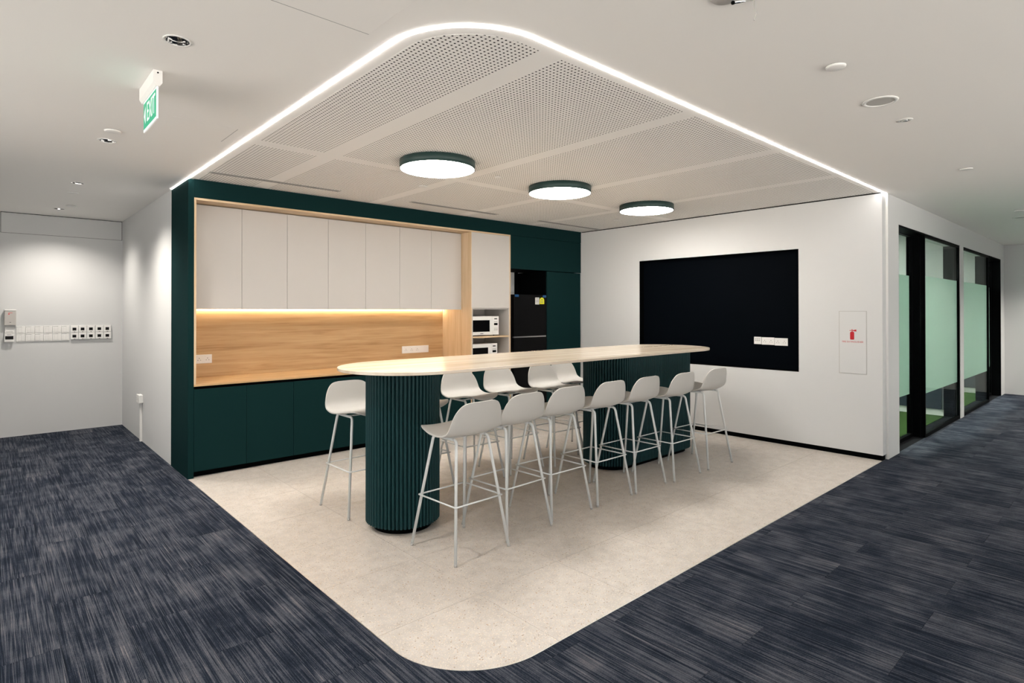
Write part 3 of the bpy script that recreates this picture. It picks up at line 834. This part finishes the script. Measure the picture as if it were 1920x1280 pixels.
# ================================================================== FIRE EXTINGUISHER CABINET DOOR
t = framed('extinguisher_cabinet', 'flush white fire extinguisher cabinet door with red lettering', 'fire cabinet', (XT, 2.082, 0.85), (0, -1, 0))
W2, HH = .1305, .653
boxes('frame_gap', [(-W2, W2, HH - .0045, HH, .0002, .0012), (-W2, W2, 0, .0045, .0002, .0012), (-W2, -W2 + .0045, .0045, HH - .0045, .0002, .0012), (W2 - .0045, W2, .0045, HH - .0045, .0002, .0012)], grey_plastic, t)
dr = box('door', (-W2 + .0055, W2 - .0055, .0055, HH - .0055, .0002, .003), wall_white, t, .0008)
def local_flat(name, pts, m, parent):
    o = link(name, prism_mesh(name, pts, .0032, .0038), m, parent, (0, 0, 0)); return o
ic = lambda pts: [(x, y) for x, y in pts]
bx0, bz0 = -.024, .356
body = [(bx0 + .006, bz0), (bx0 + .033, bz0), (bx0 + .039, bz0 + .006), (bx0 + .039, bz0 + .072), (bx0 + .033, bz0 + .082), (bx0 + .006, bz0 + .082), (bx0, bz0 + .072), (bx0, bz0 + .006)]
local_flat('extinguisher_icon', body, red, dr)
local_flat('extinguisher_icon', [(bx0 + .014, bz0 + .083), (bx0 + .025, bz0 + .083), (bx0 + .023, bz0 + .108), (bx0 + .016, bz0 + .108)], red, dr)
local_flat('extinguisher_icon', [(bx0 + .026, bz0 + .090), (bx0 + .059, bz0 + .084), (bx0 + .059, bz0 + .106), (bx0 + .026, bz0 + .098)], red, dr)
local_flat('extinguisher_icon', [(bx0 - .004, bz0 + .090), (bx0 + .013, bz0 + .094), (bx0 + .013, bz0 + .099), (bx0 - .004, bz0 + .098)], red, dr)
link('lettering', text_mesh('lettering', 'FIRE EXTINGUISHER', .0228, .0003, .98), red, dr, (0.0, .333, .0036))

# ================================================================== TABLE
tb = thing('bar_table', 'long stone-topped bar table on two fluted green pedestals', 'table', (3.8, 3.57, 0))
TY, TXA, TXB, TW, TZ = 3.57, 2.247, 5.417, 0.5, 1.115
def stadium(xa, xb, yc, r, n=32):
    return [(xb + r * math.cos(a), yc + r * math.sin(a)) for a in [-PI / 2 + PI * k / n for k in range(n + 1)]] + [(xa + r * math.cos(a), yc + r * math.sin(a)) for a in [PI / 2 + PI * k / n for k in range(n + 1)]]
bm = bmesh.new()
me = prism_mesh('table_top', [(a - 3.8, b - TY) for a, b in stadium(TXA, TXB, TY, TW, 48)], -0.021, 0)
bm.from_mesh(me); bpy.data.meshes.remove(me)
bmesh.ops.bevel(bm, geom=[e for e in bm.edges if abs(e.verts[0].co.z - e.verts[1].co.z) < 1e-6], offset=.003, segments=2, affect='EDGES', profile=0.5)
link('table_top', bm_mesh('table_top', bm), stone, tb, (3.8, TY, TZ))

R_B, FP = 0.2355, 0.0258                     # core radius, flute pitch
FZ0, FZ1 = 0.046, TZ - .0215
hf = FP / 2 - .0016
fl_prof = [(-hf, -.003), (-hf, .001)] + [(-hf * math.cos(a), .001 + .0185 * math.sin(a)) for a in [PI * k / 8 for k in range(1, 8)]] + [(hf, .001), (hf, -.003)]
flute_me = prism_mesh('flute', [(y, -x) for x, y in fl_prof], FZ0, FZ1)     # local +x points outwards
for p in flute_me.polygons: p.use_smooth = False
flute_me.materials.append(green_flute)
def pedestal(xa, xb, label):
    core = link('pedestal', prism_mesh('pedestal', [(a - (xa + xb) / 2, b - TY) for a, b in stadium(xa, xb, TY, R_B, 24)], FZ0 + .001, FZ1), green_flute, tb, ((xa + xb) / 2, TY, 0))
    core['label'] = label
    link('plinth', prism_mesh('plinth', [(a - (xa + xb) / 2, b - TY) for a, b in stadium(xa, xb, TY, .203, 24)], 0.0005, FZ0 + .0005, False), black, core, ((xa + xb) / 2, TY, 0))
    r = R_B + .003
    per = 2 * PI * r + 2 * (xb - xa)
    n = round(per / FP)
    for k in range(n):
        s = (k + .5) * per / n
        if s < PI * r:
            a = -PI / 2 + s / r; p = (xb + r * math.cos(a), TY + r * math.sin(a)); ang = a
        elif s < PI * r + (xb - xa):
            q = s - PI * r; p = (xb - q, TY + r); ang = PI / 2
        elif s < 2 * PI * r + (xb - xa):
            a = PI / 2 + (s - PI * r - (xb - xa)) / r; p = (xa + r * math.cos(a), TY + r * math.sin(a)); ang = a
        else:
            q = s - 2 * PI * r - (xb - xa); p = (xa + q, TY - r); ang = -PI / 2
        o = link('flute', flute_me, None, core, (p[0], p[1], 0)); o.rotation_euler = (0, 0, ang)
pedestal(2.190, 2.1901, 'round fluted green pedestal')
pedestal(4.524, 5.50, 'long fluted green pedestal')

# ================================================================== BAR STOOLS
def stool_shell():
    prof = [(.243, .722), (.243, .736), (.232, .748), (.205, .755), (.16, .754), (.10, .746), (.04, .738), (-.03, .732), (-.095, .733), (-.145, .742), (-.178, .763), (-.197, .798), (-.208, .845), (-.216, .898), (-.224, .950)]
    P = [Vector((0, a, b)) for a, b in prof]
    L = [0]
    for i in range(1, len(P)): L.append(L[-1] + (P[i] - P[i - 1]).length)
    T = L[-1]
    def catmull(s):
        s = min(max(s, 0), T)
        for i in range(len(P) - 1):
            if s <= L[i + 1] + 1e-9: break
        t = (s - L[i]) / (L[i + 1] - L[i])
        p0, p1, p2, p3 = P[max(i - 1, 0)], P[i], P[i + 1], P[min(i + 2, len(P) - 1)]
        return 0.5 * ((2 * p1) + (p2 - p0) * t + (2 * p0 - 5 * p1 + 4 * p2 - p3) * t * t + (3 * p1 - p0 - 3 * p2 + p3) * t ** 3)
    S_A = L[7] + .01; S_B = L[12]
    NV, NU = 40, 18
    v, f = [], []
    for i in range(NV + 1):
        q = -math.cos(PI * i / NV)             # -1..1, dense at the ends
        q = max(-.9985, min(.9985, q))
        s = T * (q + 1) / 2
        c = catmull(s)
        ex = 2.6 if q < 0 else 3.9
        w = 0.216 * (1 - abs(q) ** ex) ** (1 / ex)
        if q > 0: w *= 1 - .08 * max(0, q - .3)
        ramp = min(max((s - S_A) / (S_B - S_A), 0), 1)     # 0 on the seat, 1 on the back
        ramp = ramp * ramp * (3 - 2 * ramp)
        for k in range(NU + 1):
            uu = -1 + 2 * k / NU
            x = w * uu
            e = (x / .216) ** 2
            dz = e * (.010 * (1 - ramp) + .045 * ramp * (1 - ramp))
            if q < -.3: dz += .012 * e * min(1, (-q - .3) / .4)
            v.append((x, c.y + .046 * e * ramp, c.z + dz))
    n = NU + 1
    for i in range(NV):
        for k in range(NU):
            f.append((i * n + k, i * n + k + 1, (i + 1) * n + k + 1, (i + 1) * n + k))
    bm = bmesh.new(); me = mesh_from('seat_shell', v, f); bm.from_mesh(me); bpy.data.meshes.remove(me)
    bmesh.ops.recalc_face_normals(bm, faces=bm.faces)
    up_n = sum((fc.normal.z for fc in bm.faces))
    if up_n < 0: bmesh.ops.reverse_faces(bm, faces=bm.faces)
    me = bpy.data.meshes.new('seat_shell')
    bm.to_mesh(me); bm.free()
    o = bpy.data.objects.new('tmp', me); COL.objects.link(o)
    md = o.modifiers.new('s', 'SOLIDIFY'); md.thickness = .009; md.offset = -1
    mb = o.modifiers.new('b', 'BEVEL'); mb.width = .003; mb.segments = 2; mb.limit_method = 'ANGLE'; mb.angle_limit = math.radians(50)
    dg = bpy.context.evaluated_depsgraph_get()
    res = bpy.data.meshes.new_from_object(o.evaluated_get(dg))
    bpy.data.objects.remove(o, do_unlink=True)
    res.polygons.foreach_set('use_smooth', [True] * len(res.polygons))
    return res

st = thing('bar_stool', '', 'bar stool', (0, 0, 0), 'white bar stools round the table')
link('seat_shell', stool_shell(), stool_white, st)
RT = .0095
TX, TYF, TYB, FXX, FYF, FYB, TOPZ = .128, .105, -.125, .217, .222, -.228, .713
def leg_pt(sx, front, z):
    t = z / TOPZ
    ya, yb = (FYF, TYF) if front else (FYB, TYB)
    return Vector((sx * (FXX + (TX - FXX) * t), ya + (yb - ya) * t, z))
for sx in (-1, 1):
    for front in (True, False):
        a = leg_pt(sx, front, .0135); b = leg_pt(sx, front, TOPZ - .028)
        top = leg_pt(sx, front, TOPZ)
        inn = top + Vector((0, -.028 if front else .028, 0))
        bend = [b + (top - b) * 2 * t * (1 - t) + (inn - b) * t * t if False else (b * (1 - t) ** 2 + top * 2 * t * (1 - t) + inn * t * t) for t in (0, .2, .4, .6, .8, 1)]
        l = link('leg', tube_mesh('leg', [a] + bend, RT), stool_metal, st)
        link('foot_cap', tube_mesh('foot_cap', [leg_pt(sx, front, .0005), leg_pt(sx, front, .0135)], RT + .0004), grey_plastic, l)
    link('seat_rail', tube_mesh('seat_rail', [(sx * TX, TYF - .028, TOPZ), (sx * TX, TYB + .028, TOPZ)], RT), stool_metal, st)
boxes('seat_bracket', [(-TX, TX, .045, .075, .7165, .7225), (-TX, TX, -.075, -.045, .7165, .7225), (-.03, .03, -.045, .045, .7165, .7225)], stool_metal, st)
FZ = .330
cs = [leg_pt(sx, fr_, FZ) for sx, fr_ in ((-1, False), (1, False), (1, True), (-1, True))]
e = .013
ring = []
for i, c in enumerate(cs):
    d = Vector((math.copysign(e, c.x), math.copysign(e, c.y), 0))
    ring.append(c + d)
for i in range(4):
    link('footrest_bar', tube_mesh('footrest_bar', [ring[i], ring[(i + 1) % 4]], .0052, 8), stool_metal, st)

near = [(2.25, 2.983), (2.712, 3.05), (3.185, 3.085), (3.69, 3.083), (4.17, 3.075), (4.685, 3.040), (5.275, 3.035)]
far = [(2.142, 4.105, 0.02), (2.675, 4.11, 0.0), (3.25, 4.148, -0.03), (3.752, 4.152, 0.02), (4.262, 4.062, -0.02), (4.795, 4.258, 0.03)]
NL = ['near-side bar stool closest to the camera, in front of round pedestal', 'near-side bar stool second from the camera', 'near-side bar stool third from the camera', 'near-side bar stool fourth from the camera, middle of the row',
      'near-side bar stool third from the niche wall', 'near-side bar stool second from the niche wall', 'near-side bar stool nearest the niche wall, last in the row']
FL = ['far-side bar stool left of the round pedestal, beside the base cabinets', 'far-side bar stool mostly hidden behind the round pedestal', 'far-side bar stool just right of the round pedestal',
      'far-side bar stool third left of the long pedestal', 'far-side bar stool second left of the long pedestal', 'far-side bar stool partly hidden by the long pedestal']
first = True
rots = [0.035, 0.045, 0.0, 0.0, 0.0, 0.0, -0.03]
for k, (x, yv) in enumerate(near):
    if first:
        st.location = (x, yv, 0); st.rotation_euler = (0, 0, rots[k]); st['label'] = NL[k]; first = False
    else:
        dup(st, (x, yv, 0), rots[k], NL[k])
for k, (x, yv, r) in enumerate(far):
    dup(st, (x, yv, 0), PI + r, FL[k])

# ================================================================== CEILING FITTINGS
for k, (xa, xb2) in enumerate(((1.405, 2.605), (3.42, 4.665), (5.385, 6.625))):
    lab = ['linear air slot in the ceiling above the left wall cabinets', 'linear air slot in the ceiling above the tall cabinet', 'linear air slot in the ceiling corner by the niche wall'][k]
    t = thing('air_slot', lab, 'air vent', ((xa + xb2) / 2, 5.42, ZC), 'linear ceiling air slots')
    y0, y1 = 5.384, 5.456
    boxes('frame', [(xa, xb2, y0, y0 + .010, ZC - .006, ZC - .0024), (xa, xb2, y1 - .010, y1, ZC - .006, ZC - .0024), (xa, xa + .02, y0 + .01, y1 - .01, ZC - .006, ZC - .0024), (xb2 - .02, xb2, y0 + .01, y1 - .01, ZC - .006, ZC - .0024)], grey_plastic, t)
    box('slot', (xa + .02, xb2 - .02, y0 + .0105, y0 + .0315, ZC - .0035, ZC - .0024), dark_hole, t)
    box('slot', (xa + .02, xb2 - .02, y1 - .0315, y1 - .0105, ZC - .0035, ZC - .0024), dark_hole, t)
    box('blade', (xa + .02, xb2 - .02, y0 + .032, y1 - .032, ZC - .0055, ZC - .0024), grey_plastic, t)

def ceiling_disc(x, y, r, h, label, name='smoke_detector', cat='smoke detector', zc=ZC, inner=None):
    t = thing(name, label, cat, (x, y, zc))
    link('cover', lathe('cover', [(0, -h), (r * .82, -h), (r * .96, -h * .75), (r, -h * .4), (r * .985, -.0006 - h * .15), (0, -.0006 - h * .15)], 32, True, True), white_plastic, t, (x, y, zc))
    link('gap_ring', lathe('gap_ring', [(0, -.0004 - h * .15), (r * .9, -.0004 - h * .15), (r * .9, -.0003), (0, -.0003)], 32, False, True), dark_hole, t, (x, y, zc))
    if inner:
        link('sensor', lathe('sensor', [(0, -h - .012), (inner * .6, -h - .012), (inner, -h - .0002), (0, -h - .0002)], 20, False, True), inner_m, t, (x, y, zc))
    return t
inner_m = grey_plastic
ceiling_disc(3.07, 1.03, .045, .014, 'white round sprinkler cover on the ceiling near the light strip', 'sprinkler_cover', 'sprinkler cover')
ceiling_disc(6.106, 1.04, .045, .010, 'white round sprinkler cover farther along the corridor ceiling', 'sprinkler_cover', 'sprinkler cover')
ceiling_disc(9.09, 1.05, .05, .012, 'white round sprinkler cover at the far right ceiling edge', 'sprinkler_cover', 'sprinkler cover')
ceiling_disc(0.612, 4.612, .048, .012, 'white round sprinkler cover beside the second downlight', 'sprinkler_cover', 'sprinkler cover')
ceiling_disc(0.70, 8.20, .05, .012, 'white round sprinkler cover beside the farthest downlight', 'sprinkler_cover', 'sprinkler cover')
ceiling_disc(0.64, 7.29, .045, .006, 'flat white ceiling disc between the far downlights', 'sprinkler_cover', 'sprinkler cover')
ceiling_disc(3.077, 4.66, .045, .008, 'white round sprinkler cover on the perforated ceiling above the wall cabinets', 'sprinkler_cover', 'sprinkler cover', ZC - .0024)
ceiling_disc(6.075, 4.674, .045, .008, 'white round sprinkler cover on the perforated ceiling by the niche wall', 'sprinkler_cover', 'sprinkler cover', ZC - .0024)
ceiling_disc(3.366, 3.9, .03, .008, 'tiny white disc on the perforated ceiling between two lamps', 'sprinkler_cover', 'sprinkler cover', ZC - .0024)

def speaker(x, y, label):
    t = thing('ceiling_speaker', label, 'speaker', (x, y, ZC))
    link('rim', lathe('rim', [(.070, -.0005), (.090, -.0005), (.089, -.004), (.080, -.006), (.070, -.005)], 48, True, True), white_plastic, t, (x, y, ZC))
    link('grille', lathe('grille', [(0, -.0025), (.0695, -.0025), (.0695, -.0008), (0, -.0008)], 48, False, True), grey_plastic, t, (x, y, ZC))
speaker(3.78, 1.036, 'round ceiling speaker with grey grille')
speaker(9.80, 1.11, 'round ceiling speaker at the far right ceiling edge')
t = thing('smoke_detector', 'small round ceiling detector beyond the speaker', 'detector', (4.265, 1.034, ZC))
link('rim', lathe('rim', [(.022, -.0005), (.044, -.0005), (.043, -.003), (.024, -.005)], 32, True, True), white_plastic, t, (4.265, 1.034, ZC))
link('sensor', lathe('sensor', [(0, -.010), (.014, -.010), (.0215, -.001), (0, -.001)], 24, True, True), steel, t, (4.265, 1.034, ZC))

# dangling fitting at the top edge of the picture
t = thing('ceiling_fitting', 'unfinished ceiling fitting with chrome rod and dangling wire', 'ceiling fitting', (2.10, 1.07, ZC))
link('cover_ring', lathe('cover_ring', [(0, -.0006), (.055, -.0006), (.053, -.005), (0, -.008)], 32, True, True), grey_plastic, t, (2.085, 1.085, ZC))
link('chrome_rod', tube_mesh('chrome_rod', [(2.062, 1.042, 2.652), (2.16, 1.015, 2.690)], .006), chrome, t)
link('rod_cap', tube_mesh('rod_cap', [(2.056, 1.0437, 2.6497), (2.0615, 1.0422, 2.6518)], .0072), black, t)
link('bracket', tube_mesh('bracket', [(2.16, 1.015, 2.690), (2.165, 1.013, 2.6995)], .005), chrome, t)
wire = [(2.188, 1.022, 2.6995), (2.184, 1.020, 2.675), (2.178, 1.014, 2.65), (2.172, 1.008, 2.63), (2.160, 1.007, 2.615), (2.148, 1.005, 2.605), (2.146, 1.004, 2.600)]
link('wire', tube_mesh('wire', wire, .0022, 8), grey_plastic, t)

# access panels (fine shadow gaps)
def access_panel(x0, x1, y0, y1, label, dark):
    t = thing('access_panel', label, 'access panel', ((x0 + x1) / 2, (y0 + y1) / 2, ZC))
    w = .0024
    for key, d in (('y0', (x0, x1, y0, y0 + w)), ('y1', (x0, x1, y1 - w, y1)), ('x0', (x0, x0 + w, y0 + w, y1 - w)), ('x1', (x1 - w, x1, y0 + w, y1 - w))):
        box('panel_edge', d + (ZC - .0006, ZC - .0003), label_grey if key in dark else ceil_white, t)
    box('panel', (x0 + w + .0003, x1 - w - .0003, y0 + w + .0003, y1 - w - .0003, ZC - .0006, ZC - .0003), ceil_white, t)
access_panel(0.78, 1.222, 1.83, 2.272, 'ceiling access panel above the rounded corner', ('y1',))
access_panel(0.84, 1.222, 4.03, 4.405, 'ceiling access panel beside the straight light strip', ('x1',))

# exit sign
t = thing('exit_sign', 'hanging green exit sign with left arrow', 'exit sign', (0.625, 3.48, ZC))
bm = bmesh.new()
prof = [(-.020, 0), (.020, 0), (.020, -.060), (.008, -.078), (-.008, -.078), (-.020, -.060)]
me = prism_mesh('housing', [(a, b) for a, b in prof], -.176, .176); me.transform(Matrix.Rotation(PI / 2, 4, 'X'))
link('housing', me, white_plastic, t, (0.625, 3.482, ZC - .001))
link('screw', lathe('screw', [(0, 0), (.004, 0), (.004, .002), (0, .002)], 10, False, True), dark_hole, t, (0.625, 3.3055, ZC - .014)).rotation_euler = (PI / 2, 0, 0)
pl = box('sign_plate', (.6215, .6285, 3.312, 3.640, 2.462, 2.6205), exit_white, t, .001)
box('green_field', (.6206, .6213, 3.324, 3.632, 2.474, 2.612), exit_green, pl)
def facing_left(name, me, m, parent, loc):
    me.transform(Matrix(((0, 0, -1, 0), (-1, 0, 0, 0), (0, 1, 0, 0), (0, 0, 0, 1))))
    return link(name, me, m, parent, loc)
facing_left('lettering', text_mesh('lettering', 'EXIT', .142, .0003, 0.70), exit_white, pl, (.6202, 3.447, 2.543))
facing_left('arrow', prism_mesh('arrow', [(-.020, 0), (.018, .046), (.018, -.046)], 0, .0005), exit_white, pl, (.6204, 3.598, 2.543))

# ================================================================== LEFT WALL DEVICES
t = framed('control_box', 'pale wall-mounted control box with red indicator', 'control box', (0.2055, YW, 1.433), (1, 0, 0))
box('body', (-.0535, .0535, -.094, .078, .0003, .045), grey_plastic if False else cab_white, t, .004)
box('lid_cap', (-.0535, .0535, .0785, .095, .0003, .049), white_plastic, t, .003)
box('indicator', (-.018, -.006, .034, .046, .0451, .0456), red_led, t)
box('maker_mark', (-.018, .020, .052, .057, .0451, .0455), red_led, t)
box('key_slot', (-.008, .008, -.062, -.056, .0451, .0455), label_grey, t)
t = framed('meter_box', 'small wall meter with dark display under the control box', 'meter', (0.197, YW, 1.19), (1, 0, 0))
box('body', (-.045, .044, -.052, .051, .0003, .04), white_plastic, t, .004)
box('display', (-.037, .038, -.020, .020, .0401, .0408), glass_black, t)
box('caption', (-.02, .02, .032, .037, .0401, .0405), label_grey, t)
t = framed('junction_box', 'flat white junction cover between control box and meter', 'junction box', (0.199, YW, 1.280), (1, 0, 0))
box('cover', (-.043, .043, -.036, .037, .0003, .018), white_plastic, t, .003)
box('caption', (-.03, .03, -.022, -.018, .0181, .0184), label_grey, t)
cx = [.2594, .3457, .4334, .5162, .6036, .6924, .7726]
ROWN = ['upper', 'lower']
CN = ['first', 'second', 'third', 'fourth', 'fifth', 'sixth']
for r in range(2):
    for k in range(6):
        x0, x1 = cx[k] + .001, cx[k + 1] - .001
        z0, z1 = (1.2345, 1.327) if r == 0 else (1.137, 1.2335)
        t = framed('switch_plate', 'blank white switch plate, %s row, %s from the left' % (ROWN[r], CN[k]), 'switch plate', ((x0 + x1) / 2, YW, (z0 + z1) / 2), (1, 0, 0), 'blank switch plates')
        w, h = (x1 - x0) / 2, (z1 - z0) / 2
        box('face_plate', (-w, w, -h, h, .0003, .011), white_plastic, t, .003)
        box('rocker', (-w * .6, -.001, -h * .75, h * .6, .0111, .0145), white_plastic, t, .0015)
        box('rocker', (.001, w * .6, -h * .75, h * .6, .0111, .0145), white_plastic, t, .0015)
        box('gap_line', (-w * .9, w * .3, h * .78, h * .84, .0111, .0113), label_grey, t)
tx = [.783, .864, .950, 1.038, 1.127, 1.210]
for r in range(2):
    for k in range(5):
        x0, x1 = tx[k] + .0015, tx[k + 1] - .0015
        z0, z1 = (1.2395, 1.326) if r == 0 else (1.150, 1.2365)
        t = framed('thermostat', 'white thermostat with dark screen, %s row, %s from the left' % (ROWN[r], CN[k]), 'thermostat', ((x0 + x1) / 2, YW, (z0 + z1) / 2), (1, 0, 0), 'thermostats on the left wall')
        w, h = (x1 - x0) / 2, (z1 - z0) / 2
        box('body', (-w, w, -h, h, .0003, .024), white_plastic, t, .004)
        box('screen', (-.021, .018, -.020, .016, .0241, .0247), glass_black, t)
        box('button', (-.008, .008, -h + .003, -h + .008, .0241, .0252), black, t)
t = framed('wall_hatch', 'flush rectangular hatch high on the far left wall', 'wall hatch', (0.723, YW, 2.572), (1, 0, 0))
w, h = .608, .1245
boxes('shadow_gap', [(-w, w, h - .006, h, .0002, .002), (-w, w, -h, -h + .003, .0002, .002), (-w, -w + .004, -h + .003, h - .006, .0002, .002), (w - .005, w, -h + .003, h - .006, .0002, .002)], dark_hole, t)
box('panel', (-w + .0045, w - .0055, -h + .0035, h - .0065, .0002, .003), wall_white, t)
t = framed('surface_socket', 'white surface-mounted socket box low on the side wall', 'socket', (XL, 7.87, .495), (0, -1, 0))
box('back_box', (-.075, .075, -.045, .045, .0003, .034), white_plastic, t, .003)
box('face_plate', (-.077, .077, -.047, .047, .0342, .043), white_plastic, t, .003)
for ox in (-.037, .037):
    bm = bmesh.new(); holes_bm(bm, ox, -.004, .0431)
    link('pin_holes', bm_mesh('pin_holes', bm), dark_hole, t)
tag(box('cable_trunking', (XL - .022, XL - .0003, 7.85, 7.89, .0005, .4475), white_plastic, None, .002), 'white cable trunking running from the socket box to the floor', 'trunking')
